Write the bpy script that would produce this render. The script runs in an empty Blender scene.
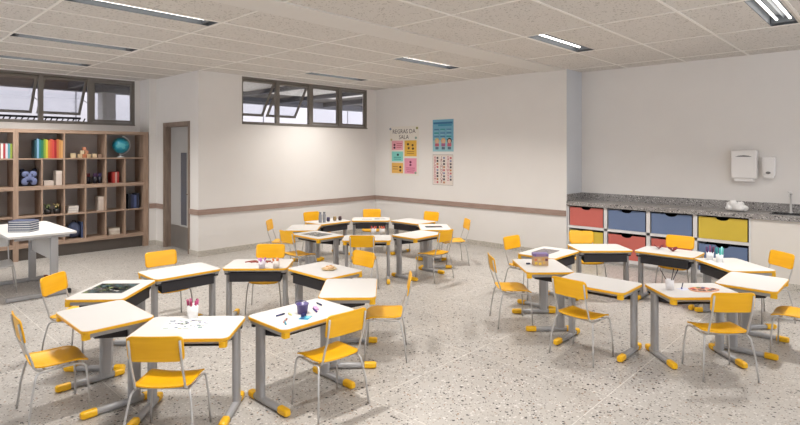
import bpy, bmesh, math, random
from mathutils import Vector, Matrix
random.seed(7)
C = bpy.context.scene.collection
PI = math.pi
R = math.radians
H = 3.09

# ------------------------------------------------------------------ materials
def lin(c):
    return tuple((v/255/12.92 if v/255 <= .04045 else ((v/255+.055)/1.055)**2.4) for v in c)+(1,)
def newmat(name):
    m = bpy.data.materials.new(name); m.use_nodes = True
    return m, m.node_tree, m.node_tree.nodes['Principled BSDF']
def mat(name, rgb, rough=.5, metal=0., var=.04, scale=6., spec=.5, bump=0., bscale=80., coat=0.):
    m, t, b = newmat(name); n = t.nodes; l = t.links
    tc = n.new('ShaderNodeTexCoord'); nz = n.new('ShaderNodeTexNoise')
    nz.inputs['Scale'].default_value = scale; nz.inputs['Detail'].default_value = 4
    l.new(tc.outputs['Object'], nz.inputs['Vector'])
    cr = n.new('ShaderNodeValToRGB')
    c = lin(rgb)
    cr.color_ramp.elements[0].position = .3; cr.color_ramp.elements[1].position = .7
    cr.color_ramp.elements[0].color = tuple(x*(1-var) for x in c[:3])+(1,)
    cr.color_ramp.elements[1].color = tuple(min(1, x*(1+var)) for x in c[:3])+(1,)
    l.new(nz.outputs['Fac'], cr.inputs['Fac']); l.new(cr.outputs['Color'], b.inputs['Base Color'])
    b.inputs['Roughness'].default_value = rough; b.inputs['Metallic'].default_value = metal
    b.inputs['Specular IOR Level'].default_value = spec; b.inputs['Coat Weight'].default_value = coat
    if bump:
        n2 = n.new('ShaderNodeTexNoise'); n2.inputs['Scale'].default_value = bscale
        bp = n.new('ShaderNodeBump'); bp.inputs['Strength'].default_value = bump; bp.inputs['Distance'].default_value = .004
        l.new(tc.outputs['Object'], n2.inputs['Vector']); l.new(n2.outputs['Fac'], bp.inputs['Height']); l.new(bp.outputs['Normal'], b.inputs['Normal'])
    return m
def chips(name, base, layers, rough, lines=None, bumpy=False, spec=.5, cloud=.05):
    m, t, b = newmat(name); n = t.nodes; l = t.links
    tc = n.new('ShaderNodeTexCoord')
    nz = n.new('ShaderNodeTexNoise'); nz.inputs['Scale'].default_value = 2.2; nz.inputs['Detail'].default_value = 6
    l.new(tc.outputs['Object'], nz.inputs['Vector'])
    cr = n.new('ShaderNodeValToRGB'); c = lin(base)
    cr.color_ramp.elements[0].position = .3; cr.color_ramp.elements[1].position = .7
    cr.color_ramp.elements[0].color = tuple(x*(1-cloud) for x in c[:3])+(1,)
    cr.color_ramp.elements[1].color = tuple(min(1, x*(1+cloud)) for x in c[:3])+(1,)
    l.new(nz.outputs['Fac'], cr.inputs['Fac'])
    col = cr.outputs['Color']
    for (sc, rgb, thr, size, off) in layers:
        mp = n.new('ShaderNodeMapping'); mp.inputs['Location'].default_value = (off, off*1.7, off*.6)
        v = n.new('ShaderNodeTexVoronoi'); v.inputs['Scale'].default_value = sc
        wn = n.new('ShaderNodeTexNoise'); wn.inputs['Scale'].default_value = sc*.9
        add = n.new('ShaderNodeVectorMath'); add.operation = 'MULTIPLY_ADD'; add.inputs[1].default_value = (.6/sc,)*3
        l.new(tc.outputs['Object'], mp.inputs['Vector']); l.new(mp.outputs['Vector'], wn.inputs['Vector'])
        l.new(wn.outputs['Color'], add.inputs[0]); l.new(mp.outputs['Vector'], add.inputs[2])
        l.new(add.outputs[0], v.inputs['Vector'])
        sp = n.new('ShaderNodeSeparateColor'); l.new(v.outputs['Color'], sp.inputs[0])
        a = n.new('ShaderNodeMath'); a.operation = 'GREATER_THAN'; a.inputs[1].default_value = thr; l.new(sp.outputs[0], a.inputs[0])
        d = n.new('ShaderNodeMath'); d.operation = 'MULTIPLY'; d.inputs[1].default_value = size; l.new(sp.outputs[1], d.inputs[0])
        e = n.new('ShaderNodeMath'); e.operation = 'LESS_THAN'; l.new(v.outputs['Distance'], e.inputs[0]); l.new(d.outputs[0], e.inputs[1])
        g = n.new('ShaderNodeMath'); g.operation = 'MULTIPLY'; l.new(a.outputs[0], g.inputs[0]); l.new(e.outputs[0], g.inputs[1])
        mx = n.new('ShaderNodeMix'); mx.data_type = 'RGBA'; l.new(g.outputs[0], mx.inputs[0]); l.new(col, mx.inputs[6]); mx.inputs[7].default_value = lin(rgb)
        col = mx.outputs[2]
    if lines:
        step, w, rgb, ox, oy = lines
        sx = n.new('ShaderNodeSeparateXYZ'); l.new(tc.outputs['Object'], sx.inputs[0]); prev = None
        for i, o in ((0, ox), (1, oy)):
            s = n.new('ShaderNodeMath'); s.operation = 'ADD'; s.inputs[1].default_value = 100*step-o; l.new(sx.outputs[i], s.inputs[0])
            q = n.new('ShaderNodeMath'); q.operation = 'MODULO'; q.inputs[1].default_value = step; l.new(s.outputs[0], q.inputs[0])
            u = n.new('ShaderNodeMath'); u.operation = 'LESS_THAN'; u.inputs[1].default_value = w; l.new(q.outputs[0], u.inputs[0])
            if prev:
                k = n.new('ShaderNodeMath'); k.operation = 'MAXIMUM'; l.new(prev.outputs[0], k.inputs[0]); l.new(u.outputs[0], k.inputs[1]); prev = k
            else: prev = u
        f = n.new('ShaderNodeMath'); f.operation = 'MULTIPLY'; f.inputs[1].default_value = .6; l.new(prev.outputs[0], f.inputs[0])
        mx = n.new('ShaderNodeMix'); mx.data_type = 'RGBA'; l.new(f.outputs[0], mx.inputs[0]); l.new(col, mx.inputs[6]); mx.inputs[7].default_value = lin(rgb)
        col = mx.outputs[2]
    l.new(col, b.inputs['Base Color']); b.inputs['Roughness'].default_value = rough; b.inputs['Specular IOR Level'].default_value = spec
    return m
def wood(name, a, bcol, scale=(3, 3, 40), rough=.55):
    m, t, b = newmat(name); n = t.nodes; l = t.links
    tc = n.new('ShaderNodeTexCoord'); mp = n.new('ShaderNodeMapping'); mp.inputs['Scale'].default_value = scale
    nz = n.new('ShaderNodeTexNoise'); nz.inputs['Scale'].default_value = 1.; nz.inputs['Detail'].default_value = 6; nz.inputs['Distortion'].default_value = .6
    l.new(tc.outputs['Object'], mp.inputs['Vector']); l.new(mp.outputs['Vector'], nz.inputs['Vector'])
    cr = n.new('ShaderNodeValToRGB'); cr.color_ramp.elements[0].position = .32; cr.color_ramp.elements[1].position = .68
    cr.color_ramp.elements[0].color = lin(a); cr.color_ramp.elements[1].color = lin(bcol)
    l.new(nz.outputs['Fac'], cr.inputs['Fac']); l.new(cr.outputs['Color'], b.inputs['Base Color']); b.inputs['Roughness'].default_value = rough
    return m
def emit(name, rgb, s):
    m, t, b = newmat(name)
    b.inputs['Base Color'].default_value = lin(rgb); b.inputs['Emission Color'].default_value = lin(rgb); b.inputs['Emission Strength'].default_value = s
    return m
def glassmat(name, tint, refl=.12, rough=.03):
    m = bpy.data.materials.new(name); m.use_nodes = True; t = m.node_tree; n = t.nodes; l = t.links
    n.remove(n['Principled BSDF'])
    tr = n.new('ShaderNodeBsdfTransparent'); tr.inputs[0].default_value = tint
    gl = n.new('ShaderNodeBsdfGlossy'); gl.inputs['Roughness'].default_value = rough
    mx = n.new('ShaderNodeMixShader'); mx.inputs[0].default_value = refl
    l.new(tr.outputs[0], mx.inputs[1]); l.new(gl.outputs[0], mx.inputs[2]); l.new(mx.outputs[0], n['Material Output'].inputs[0])
    return m

M = {}
M['wall'] = mat('wall_paint', (228, 224, 220), .7, var=.015, scale=2, spec=.25, bump=.12, bscale=150)
M['column'] = mat('column_daylight_tint', (208, 210, 214), .65, var=.01, spec=.25)  # bluish daylight on the column, put into its base colour
M['tile'] = chips('ceiling_tile', (213, 208, 202), [(45, (160, 153, 145), .4, .36, 0), (26, (180, 174, 167), .4, .38, 3), (70, (208, 204, 199), .5, .4, 5)], .9, spec=.1, cloud=.02)
M['grid'] = mat('ceiling_grid', (236, 232, 226), .6, var=.01)
M['plaster'] = mat('plaster_band', (218, 214, 209), .8, var=.01, spec=.2)
M['terrazzo'] = chips('terrazzo', (177, 172, 166),
    [(50, (203, 199, 194), .5, .5, 1), (60, (148, 142, 135), .5, .5, 2.2), (55, (146, 116, 92), .86, .45, 4.1), (42, (44, 40, 40), .85, .46, 7.7), (28, (40, 38, 38), .91, .36, 9.3), (70, (84, 80, 78), .80, .5, 12.1)],
    .34, lines=(1.2, .006, (226, 222, 214), .2, .35), spec=.45)
M['granite'] = chips('granite', (144, 140, 138), [(38, (84, 80, 80), .40, .55, 0), (50, (196, 192, 188), .5, .5, 2), (55, (40, 38, 40), .62, .5, 4), (90, (216, 212, 208), .7, .5, 6)], .35, cloud=.15)
M['skirting'] = chips('skirting_granilite', (196, 190, 180), [(90, (130, 124, 116), .55, .5, 0), (120, (96, 90, 86), .8, .5, 2)], .4)
M['railwood'] = wood('rail_wood', (148, 124, 112), (168, 145, 133), (4, 4, 40))
M['wood'] = wood('shelf_wood', (150, 125, 107), (178, 152, 132), (3, 30, 30))
M['woodv'] = wood('shelf_wood_upright', (148, 123, 105), (176, 150, 130), (30, 30, 3))
M['shelfback'] = mat('shelf_back_panel', (172, 164, 160), .7, var=.02)
M['plinth'] = mat('plinth_dark', (92, 84, 78), .7)
M['doorwood'] = wood('door_frame_wood', (124, 107, 95), (148, 130, 116), (20, 20, 3))
M['doorleaf'] = mat('door_leaf_grey', (176, 174, 172), .5, var=.02)
M['leafshade'] = mat('door_lower_shading', (146, 142, 138), .3, metal=.5)  # darker tone stands for shading low on the door leaf
M['darkglass'] = mat('door_glass', (104, 104, 110), .1, var=.02)
M['alu'] = mat('window_aluminium', (122, 116, 109), .5, metal=.3, var=.02)
M['glass'] = glassmat('window_glass', (.93, .94, .96, 1), .1)
M['laminate'] = mat('white_laminate', (212, 209, 206), .33, var=.008, scale=3)
M['greylam'] = mat('teacher_laminate', (222, 220, 217), .35, var=.01)
M['yedge'] = mat('yellow_edge', (238, 180, 40), .4, var=.03)
M['ycap'] = mat('yellow_plastic', (242, 186, 24), .38, var=.03)
M['yseat'] = wood('yellow_plywood', (238, 174, 14), (246, 186, 26), (2, 2, 26), .34)
M['steel'] = mat('grey_painted_steel', (166, 165, 166), .42, metal=.15, var=.02)
M['chairsteel'] = mat('chair_steel', (194, 192, 190), .35, metal=.3, var=.02)
M['tray'] = mat('black_tray', (44, 42, 46), .5, var=.05)
M['legcap'] = mat('foot_cap_brown', (120, 52, 40), .5)
M['blackcap'] = mat('foot_cap_black', (40, 38, 38), .5)
M['panel'] = mat('modesty_panel', (206, 203, 199), .5, var=.015)
M['red'] = mat('bin_red', (200, 104, 94), .45, var=.02)
M['blue'] = mat('bin_blue', (104, 122, 156), .45, var=.02)
M['yellow'] = mat('bin_yellow', (212, 184, 66), .45, var=.02)
M['lime'] = mat('bin_lime', (196, 196, 52), .45, var=.02)
M['slot'] = mat('dark_slot', (30, 26, 30), .8)  # near-black; inside the bin cabinet it stands in for gap shade
M['cabinet'] = mat('cabinet_white', (222, 220, 219), .45, var=.01)
M['sinkfront'] = mat('counter_front_cream', (222, 216, 208), .6, var=.01)
M['chrome'] = mat('chrome', (205, 205, 208), .12, metal=1., var=.01)
M['sinksteel'] = mat('sink_steel', (150, 150, 152), .25, metal=.9, var=.02)
M['plastic'] = mat('white_plastic', (232, 229, 227), .35, var=.006)
M['greyplastic'] = mat('grey_plastic', (112, 110, 110), .4)
M['tap'] = mat('tap_metal', (214, 212, 210), .35, metal=.35)
M['cloth'] = mat('white_cloth', (232, 230, 228), .9, var=.03, bump=.5, bscale=60)
M['tube'] = emit('lamp_tube', (255, 250, 242), 4.)
M['reflector'] = mat('lamp_reflector', (120, 125, 132), .4, metal=.3, var=.01)
M['lampside'] = mat('lamp_trough', (84, 88, 93), .6, var=.01)
M['outwall'] = mat('outside_wall', (156, 153, 159), .8, var=.01)
M['joint'] = mat('outside_joint', (98, 96, 102), .8)
M['soffit'] = mat('soffit', (66, 60, 56), .8, var=.05)
M['fascia'] = mat('fascia', (70, 70, 78), .7)
M['outcol'] = mat('outside_column', (150, 146, 146), .8)
M['ground'] = mat('outside_ground', (150, 146, 140), .9)
_c = {}
def col(rgb, rough=.5, metal=0.):
    k = (rgb, rough, metal)
    if k not in _c: _c[k] = mat('colour_%d_%d_%d' % rgb, rgb, rough, metal=metal, var=.02)
    return _c[k]

# ------------------------------------------------------------------ mesh builder
class MB:
    def __init__(s): s.bm = bmesh.new(); s.mats = []; s.cur = 0; s.xf = None
    def use(s, m):
        if isinstance(m, str): m = M[m]
        if m not in s.mats: s.mats.append(m)
        s.cur = s.mats.index(m); return s
    def v(s, p):
        p = Vector(p)
        if s.xf: p = s.xf @ p
        return s.bm.verts.new(p)
    def face(s, vs, smooth=False):
        try: f = s.bm.faces.new(vs)
        except ValueError: return None
        f.material_index = s.cur; f.smooth = smooth; return f
    def quad(s, a, b, c, d): return s.face([s.v(a), s.v(b), s.v(c), s.v(d)])
    def box(s, x0, x1, y0, y1, z0, z1, bev=0.):
        if x0 > x1: x0, x1 = x1, x0
        if y0 > y1: y0, y1 = y1, y0
        if z0 > z1: z0, z1 = z1, z0
        vs = [s.v((x, y, z)) for z in (z0, z1) for y in (y0, y1) for x in (x0, x1)]
        fs = [s.face([vs[i] for i in q]) for q in ((0, 2, 3, 1), (4, 5, 7, 6), (0, 1, 5, 4), (2, 6, 7, 3), (0, 4, 6, 2), (1, 3, 7, 5))]
        if bev:
            es = list({e for f in fs for e in f.edges})
            r = bmesh.ops.bevel(s.bm, geom=es, offset=bev, segments=2, profile=.6, affect='EDGES', clamp_overlap=True)
            for f in r['faces']: f.material_index = s.cur
        return s
    def prism(s, pts, z0, z1):
        a = [s.v((x, y, z0)) for x, y in pts]; b = [s.v((x, y, z1)) for x, y in pts]; n = len(pts)
        s.face(a[::-1]); s.face(b)
        for i in range(n): s.face([a[i], a[(i+1) % n], b[(i+1) % n], b[i]])
        return s
    def ring(s, outer, inner, z0, z1):
        n = len(outer); q = [[s.v((x, y, z)) for x, y in p] for p in (outer, inner) for z in (z0, z1)]
        o0, o1, i0, i1 = q
        for i in range(n):
            j = (i+1) % n
            s.face([o0[i], o0[j], o1[j], o1[i]]); s.face([i0[j], i0[i], i1[i], i1[j]])
            s.face([o1[i], o1[j], i1[j], i1[i]]); s.face([o0[j], o0[i], i0[i], i0[j]])
        return s
    def tube(s, pts, r, n=8, caps=True):
        pts = [Vector(p) for p in pts]; rs = r if isinstance(r, (list, tuple)) else [r]*len(pts)
        prev = None; rings = []
        for i, p in enumerate(pts):
            d = (pts[min(i+1, len(pts)-1)]-pts[max(i-1, 0)]).normalized()
            if prev is None:
                a = Vector((0, 0, 1)) if abs(d.z) < .9 else Vector((1, 0, 0))
                u = d.cross(a).normalized()
            else:
                u = (prev-d*prev.dot(d)).normalized()
            prev = u; w = d.cross(u)
            rings.append([s.v(p+(u*math.cos(2*PI*k/n)+w*math.sin(2*PI*k/n))*rs[i]) for k in range(n)])
        for a, b in zip(rings, rings[1:]):
            for k in range(n): s.face([a[k], a[(k+1) % n], b[(k+1) % n], b[k]], True)
        if caps: s.face(rings[0][::-1]); s.face(rings[-1])
        return s
    def lathe(s, prof, n=20, at=(0, 0, 0), smooth=True):
        rings = []
        for r, z in prof:
            if r < 1e-6: rings.append([s.v((at[0], at[1], at[2]+z))])
            else: rings.append([s.v((at[0]+r*math.cos(2*PI*k/n), at[1]+r*math.sin(2*PI*k/n), at[2]+z)) for k in range(n)])
        for a, b in zip(rings, rings[1:]):
            for k in range(n):
                j = (k+1) % n
                if len(a) == 1 and len(b) == 1: continue
                if len(a) == 1: s.face([a[0], b[j], b[k]], smooth)
                elif len(b) == 1: s.face([a[k], a[j], b[0]], smooth)
                else: s.face([a[k], a[j], b[j], b[k]], smooth)
        return s
    def ball(s, c, r, sc=(1, 1, 1), n=14):
        pr = [(math.sin(PI*i/8), -math.cos(PI*i/8)) for i in range(9)]
        rings = []
        for a, z in pr:
            if a < 1e-6: rings.append([s.v((c[0], c[1], c[2]+z*r*sc[2]))])
            else: rings.append([s.v((c[0]+a*r*sc[0]*math.cos(2*PI*k/n), c[1]+a*r*sc[1]*math.sin(2*PI*k/n), c[2]+z*r*sc[2])) for k in range(n)])
        for a, b in zip(rings, rings[1:]):
            for k in range(n):
                j = (k+1) % n
                if len(a) == 1: s.face([a[0], b[j], b[k]], True)
                elif len(b) == 1: s.face([a[k], a[j], b[0]], True)
                else: s.face([a[k], a[j], b[j], b[k]], True)
        return s
    def sheet(s, nu, nv, top, bot):
        A = [[s.v(top(i/nu*2-1, j/nv*2-1)) for i in range(nu+1)] for j in range(nv+1)]
        B = [[s.v(bot(i/nu*2-1, j/nv*2-1)) for i in range(nu+1)] for j in range(nv+1)]
        for j in range(nv):
            for i in range(nu):
                s.face([A[j][i], A[j][i+1], A[j+1][i+1], A[j+1][i]], True)
                s.face([B[j][i], B[j+1][i], B[j+1][i+1], B[j][i+1]], True)
        for i in range(nu):
            s.face([A[0][i], B[0][i], B[0][i+1], A[0][i+1]]); s.face([A[nv][i], A[nv][i+1], B[nv][i+1], B[nv][i]])
        for j in range(nv):
            s.face([A[j][0], A[j+1][0], B[j+1][0], B[j][0]]); s.face([A[j][nu], B[j][nu], B[j+1][nu], A[j+1][nu]])
        return s
    def text(s, body, size, mtx, depth=.001, align='CENTER'):
        cu = bpy.data.curves.new('t', 'FONT'); cu.body = body; cu.size = size; cu.align_x = align; cu.extrude = depth; cu.resolution_u = 2
        o = bpy.data.objects.new('t', cu); C.objects.link(o); bpy.context.view_layer.update()
        me = bpy.data.meshes.new_from_object(o.evaluated_get(bpy.context.evaluated_depsgraph_get()))
        for p in me.polygons: p.material_index = s.cur
        me.transform(mtx); s.bm.from_mesh(me)
        for f in s.bm.faces:
            pass
        bpy.data.objects.remove(o); bpy.data.curves.remove(cu); bpy.data.meshes.remove(me)
        return s
    def build(s, name, m=None, parent=None, loc=None, rz=None, recalc=True, weld=False):
        if recalc: bmesh.ops.recalc_face_normals(s.bm, faces=s.bm.faces[:])
        me = bpy.data.meshes.new(name); s.bm.to_mesh(me); s.bm.free()
        if m is not None: me.materials.append(M[m] if isinstance(m, str) else m)
        else:
            for k in s.mats: me.materials.append(k)
        o = bpy.data.objects.new(name, me); C.objects.link(o)
        if parent: o.parent = parent
        if loc: o.location = loc
        if rz is not None: o.rotation_euler.z = rz
        return o
def empty(name, loc=(0, 0, 0), rz=0):
    o = bpy.data.objects.new(name, None); C.objects.link(o); o.location = loc; o.rotation_euler.z = rz; o.empty_display_size = .1
    return o
def tag(o, label, cat, group=None):
    o['label'] = label; o['category'] = cat
    if group: o['group'] = group
    return o
def struct(o, label=None, cat=None):
    o['kind'] = 'structure'
    if label: o['label'] = label
    if cat: o['category'] = cat
    return o
def copy_tree(o, parent=None):
    c = o.copy(); C.objects.link(c)
    if parent: c.parent = parent
    for ch in list(o.children): copy_tree(ch, c)
    return c
def rrect(w, d, r, n=5, cx=0, cy=0):
    pts = []
    for sx, sy, a0 in ((1, 1, 0), (-1, 1, 90), (-1, -1, 180), (1, -1, 270)):
        for i in range(n+1):
            a = R(a0+90*i/n); pts.append((cx+sx*(w/2-r)+r*math.cos(a), cy+sy*(d/2-r)+r*math.sin(a)))
    return pts
def arc(c, r, a0, a1, n, plane='yz', x=0):
    return [(x, c[0]+r*math.cos(R(a0+(a1-a0)*i/n)), c[1]+r*math.sin(R(a0+(a1-a0)*i/n))) for i in range(n+1)]

# ------------------------------------------------------------------ room shell
X0, Y0 = -2.2, -2.2
XR, XA, YC = 8.22, 8.78, 4.03       # poster wall, recessed wall, where they meet
YL, XD, YB = 8.52, 4.15, 10.64      # window wall, door wall, far shelf wall
f = MB().box(X0-.2, 9.2, Y0-.2, 11.0, -.2, 0).build('floor', 'terrazzo'); struct(f, 'pale speckled terrazzo floor of the classroom', 'floor')

# lamps layout and ceiling with openings
LX = [(1.40, 2.76), (5.57, 6.93)]
LY = [(.82, 1.06), (3.0, 3.24), (5.2, 5.44), (7.34, 7.58), (9.2, 9.44)]
lamps = [(a, b) for a in range(2) for b in range(5) if not (a == 1 and b == 4)]
def holed(mb, xs, ys, holes, put):
    for i in range(len(xs)-1):
        for j in range(len(ys)-1):
            cx, cy = (xs[i]+xs[i+1])/2, (ys[j]+ys[j+1])/2
            if any(h[0] < cx < h[1] and h[2] < cy < h[3] for h in holes): continue
            put(xs[i], xs[i+1], ys[j], ys[j+1])
holes = [(LX[a][0], LX[a][1], LY[b][0], LY[b][1]) for a, b in lamps]
mb = MB().use('tile')
xs = sorted({X0, 8.9, *[v for h in holes for v in h[:2]]}); ys = sorted({Y0, 10.8, *[v for h in holes for v in h[2:]]})
holed(mb, xs, ys, holes, lambda a, b, c, d: mb.box(a, b, c, d, H, H+.02))
ceil = struct(mb.build('ceiling'), 'beige speckled mineral tile ceiling', 'ceiling')
mb = MB()
gx = [1.39*k for k in range(-1, 7)]; gy = [-.9, 0, .78, 1.60, 2.40, 3.26, 5.18, 5.9, 6.6, 7.32, 8.02, 8.74, 9.46, 10.16]
def segs(a, b, fixed, axis):
    out = []; cur = a
    hs = sorted((h[0], h[1]) if axis == 'x' else (h[2], h[3]) for h in holes
                if ((h[2] < fixed < h[3]) if axis == 'x' else (h[0] < fixed < h[1])))
    for s, e in hs:
        if s > cur: out.append((cur, s))
        cur = max(cur, e)
    if cur < b: out.append((cur, b))
    return out
def room_ymax(x): return YL if x > XD else YB
def room_xmax(y): return XA if y < YC else (XR if y < YL else XD)
for x in gx:
    for a, b in segs(Y0, room_ymax(x) if x < XR else YC, x, 'y'):
        for c, d in ((a, min(b, 4.05)), (max(a, 4.47), b)):
            if d > c: mb.box(x-.012, x+.012, c, d, H-.006, H)
for y in gy:
    for a, b in segs(X0, room_xmax(y), y, 'x'): mb.box(a, b, y-.012, y+.012, H-.007, H)
mb.build('ceiling_grid', 'grid', ceil)
struct(MB().box(X0, XR, 4.05, 4.47, H-.014, H).build('ceiling_beam', 'plaster'), 'smooth plaster band running across the tiled ceiling', 'beam')

def walls(name, pieces, m='wall'):
    mb = MB()
    for p in pieces: mb.box(*p)
    return struct(mb.build(name, m), 'off white painted wall', 'wall')
walls('wall_right', [(XR, XR+.15, YC+.002, YL+.15, 0, H)])
walls('wall_recess', [(XA, XA+.15, Y0, YC+.0, 0, H)])
struct(MB().box(XR+.004, XA+.15, YC, YC+.2, 0, H).build('column', 'column'), 'pale corner column beside the counter, bluish daylight put into its colour', 'column')
WR = (4.95, 7.97, 2.24, 3.07); WL = (.90, 3.93, 2.24, 3.07)
walls('wall_left', [(XD, WR[0], YL, YL+.15, 0, H), (WR[1], XR, YL, YL+.15, 0, H), (WR[0], WR[1], YL, YL+.15, 0, WR[2]), (WR[0], WR[1], YL, YL+.15, WR[3], H)])
walls('wall_window', [(X0, WL[0], YB, YB+.15, 0, H), (WL[1], 4.30, YB, YB+.15, 0, H), (WL[0], WL[1], YB, YB+.15, 0, WL[2]), (WL[0], WL[1], YB, YB+.15, WL[3], H)])
DY0, DY1, DZ = 8.88, 9.82, 2.20
walls('wall_door', [(XD, XD+.15, YL+.15, DY0, 0, H), (XD, XD+.15, DY1, YB, 0, H), (XD, XD+.15, DY0, DY1, DZ, H)])
WF = (3.4, 10.0, 1.0, 2.75)
walls('wall_far_left', [(X0-.15, X0, Y0, WF[0], 0, H), (X0-.15, X0, WF[1], YB, 0, H), (X0-.15, X0, WF[0], WF[1], 0, WF[2]), (X0-.15, X0, WF[0], WF[1], WF[3], H)])
WN = (-1.6, 8.2, .95, 2.75)
walls('wall_near', [(X0-.15, WN[0], Y0-.15, Y0, 0, H), (WN[1], XA+.15, Y0-.15, Y0, 0, H), (WN[0], WN[1], Y0-.15, Y0, 0, WN[2]), (WN[0], WN[1], Y0-.15, Y0, WN[3], H)])
struct(MB().box(4.02, XD, 10.2, YB, 0, H, .003).build('column', 'wall'), 'white wall column right of the bookcase', 'column')

# chair rail and skirting
def rail(name, pieces, m, label):
    mb = MB()
    for p in pieces: mb.box(*p)
    return struct(mb.build(name, m), label, 'trim')
rz0, rz1 = .685, .775
rail('trim_1', [(XR-.02, XR, YC+.01, YL-.0, rz0, rz1)], 'railwood', 'brown wooden chair rail on the poster wall')
rail('trim_2', [(XD-.02, XR-.02, YL-.02, YL, rz0, rz1)], 'railwood', 'brown wooden chair rail on the window wall')
rail('trim_3', [(XD-.02, XD, YL, DY0-.06, rz0, rz1)], 'railwood', 'short brown chair rail between door and wall corner')
rail('trim_4', [(XD-.02, XD, DY1+.06, 10.2, rz0, rz1), (4.02, XD, 10.18, 10.2, rz0, rz1)], 'railwood', 'short brown chair rail between bookcase and door')
bz = .09
rail('baseboard_right', [(XR-.015, XR, YC+.0, YL-.015, 0, bz)], 'skirting', 'speckled skirting below the poster wall')
rail('baseboard_left', [(XD-.015, XR-.015, YL-.015, YL, 0, bz)], 'skirting', 'speckled skirting below the window wall')
rail('baseboard_door', [(XD-.015, XD, YL, DY0-.06, 0, bz), (XD-.015, XD, DY1+.06, 10.185, 0, bz), (4.02, XD, 10.185, 10.2, 0, bz)], 'skirting', 'speckled skirting either side of the door')

# door
d = struct(empty('door_1', (XD, (DY0+DY1)/2, 0)), 'closed grey door with narrow vertical window in brown frame', 'door')
w2 = (DY1-DY0)/2
mb = MB()
mb.box(-.012, .0, -w2-.06, -w2, 0, DZ+.06); mb.box(-.012, .0, w2, w2+.06, 0, DZ+.06); mb.box(-.012, .0, -w2, w2, DZ, DZ+.06)
mb.box(0, .15, -w2, -w2+.02, 0, DZ); mb.box(0, .15, w2-.02, w2, 0, DZ); mb.box(0, .15, -w2+.02, w2-.02, DZ-.02, DZ)
mb.build('door_frame', 'doorwood', d)
leaf = MB().box(.10, .14, -w2+.022, w2-.022, .01, DZ-.022, .003).build('door_leaf', 'doorleaf', d)
MB().box(.094, .1, -w2+.04, w2-.04, .02, .42).build('lower_shading', 'leafshade', leaf)  # darker sheet laid on for the shading of the lower leaf
pane = MB().box(.092, .1, -.22, .02, .44, 1.72).build('glass_pane', 'darkglass', leaf)
mb = MB().use('doorleaf')
for a, b, z0, z1 in ((-.25, -.22, .41, 1.75), (.02, .05, .41, 1.75), (-.22, .02, .41, .44), (-.22, .02, 1.72, 1.75)): mb.box(.086, .1, a, b, z0, z1)
mb.build('pane_frame', None, leaf)
mb = MB().tube([(.1, -w2+.1, 1.0), (.06, -w2+.1, 1.0), (.05, -w2+.11, 1.0), (.05, -w2+.2, 1.0)], .009).build('door_handle', 'chrome', leaf)
walls('wall_corridor', [(4.9, 5.05, YL+.15, YB, 0, H)])

# windows
def window(name, W, y, n, opened, label, side=None):
    x0, x1, z0, z1 = W
    w = struct(empty(name, ((x0+x1)/2, y, z0) if side is None else (side, (x0+x1)/2, z0), 0 if side is None else PI/2), label, 'window'); cx = (x0+x1)/2; hw = (x1-x0)/2; hh = z1-z0
    mb = MB(); ya, yb = .01, .08
    mb.box(-hw, hw, ya, yb, 0, .035); mb.box(-hw, hw, ya, yb, hh-.035, hh); mb.box(-hw, -hw+.03, ya, yb, .035, hh-.035); mb.box(hw-.03, hw, ya, yb, .035, hh-.035)
    step = 2*hw/n
    for i in range(1, n): mb.box(-hw+i*step-.035, -hw+i*step+.035, ya, yb, .035, hh-.035)
    mb.build('window_frame', 'alu', w)
    MB().box(-hw, hw, -.012, .01, -.015, .003).build('window_sill', 'alu', w)
    for i in range(n):
        a = -hw+i*step+(.035 if i else .03); b = -hw+(i+1)*step-(.035 if i < n-1 else .03)
        L = hh-.08; t = .042
        sb = MB(); sb.box(a, b, -.012, .012, -L, -L+t); sb.box(a, b, -.012, .012, -t, 0); sb.box(a, a+t, -.012, .012, -L+t, -t); sb.box(b-t, b, -.012, .012, -L+t, -t)
        s = sb.build('window_sash', 'alu', w)
        MB().box(a+t, b-t, -.003, .003, -L+t, -t).build('glass_pane', 'glass', s)
        s.location = (0, .045, hh-.04)
        if i in opened:
            s.rotation_euler.x = R(35)
            mbm = MB()
            for xx in (a+.01, b-.01): mbm.tube([(xx, .05, hh*.45), (xx, .045+.42*math.sin(R(35)), hh-.04-.42*math.cos(R(35)))], .006)
            mbm.build('stay_arm', 'alu', w)
window('window_1', WR, YL, 4, (0, 1), 'dark framed high window band with two tilted open sashes, right of the door')
window('window_2', WL, YB, 4, (0, 1, 2), 'dark framed high window band above the bookcase')

window('fill_window_near', WN, Y0-.1, 8, (), 'unseen window band behind the viewer, added for daylight fill')  # unseen, added to let fill daylight in from behind the camera
window('fill_window_left', WF, 0, 6, (), 'unseen window band in the far left wall, added for daylight fill', X0-.02)  # unseen, added so daylight reaches the surfaces facing this wall
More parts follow.
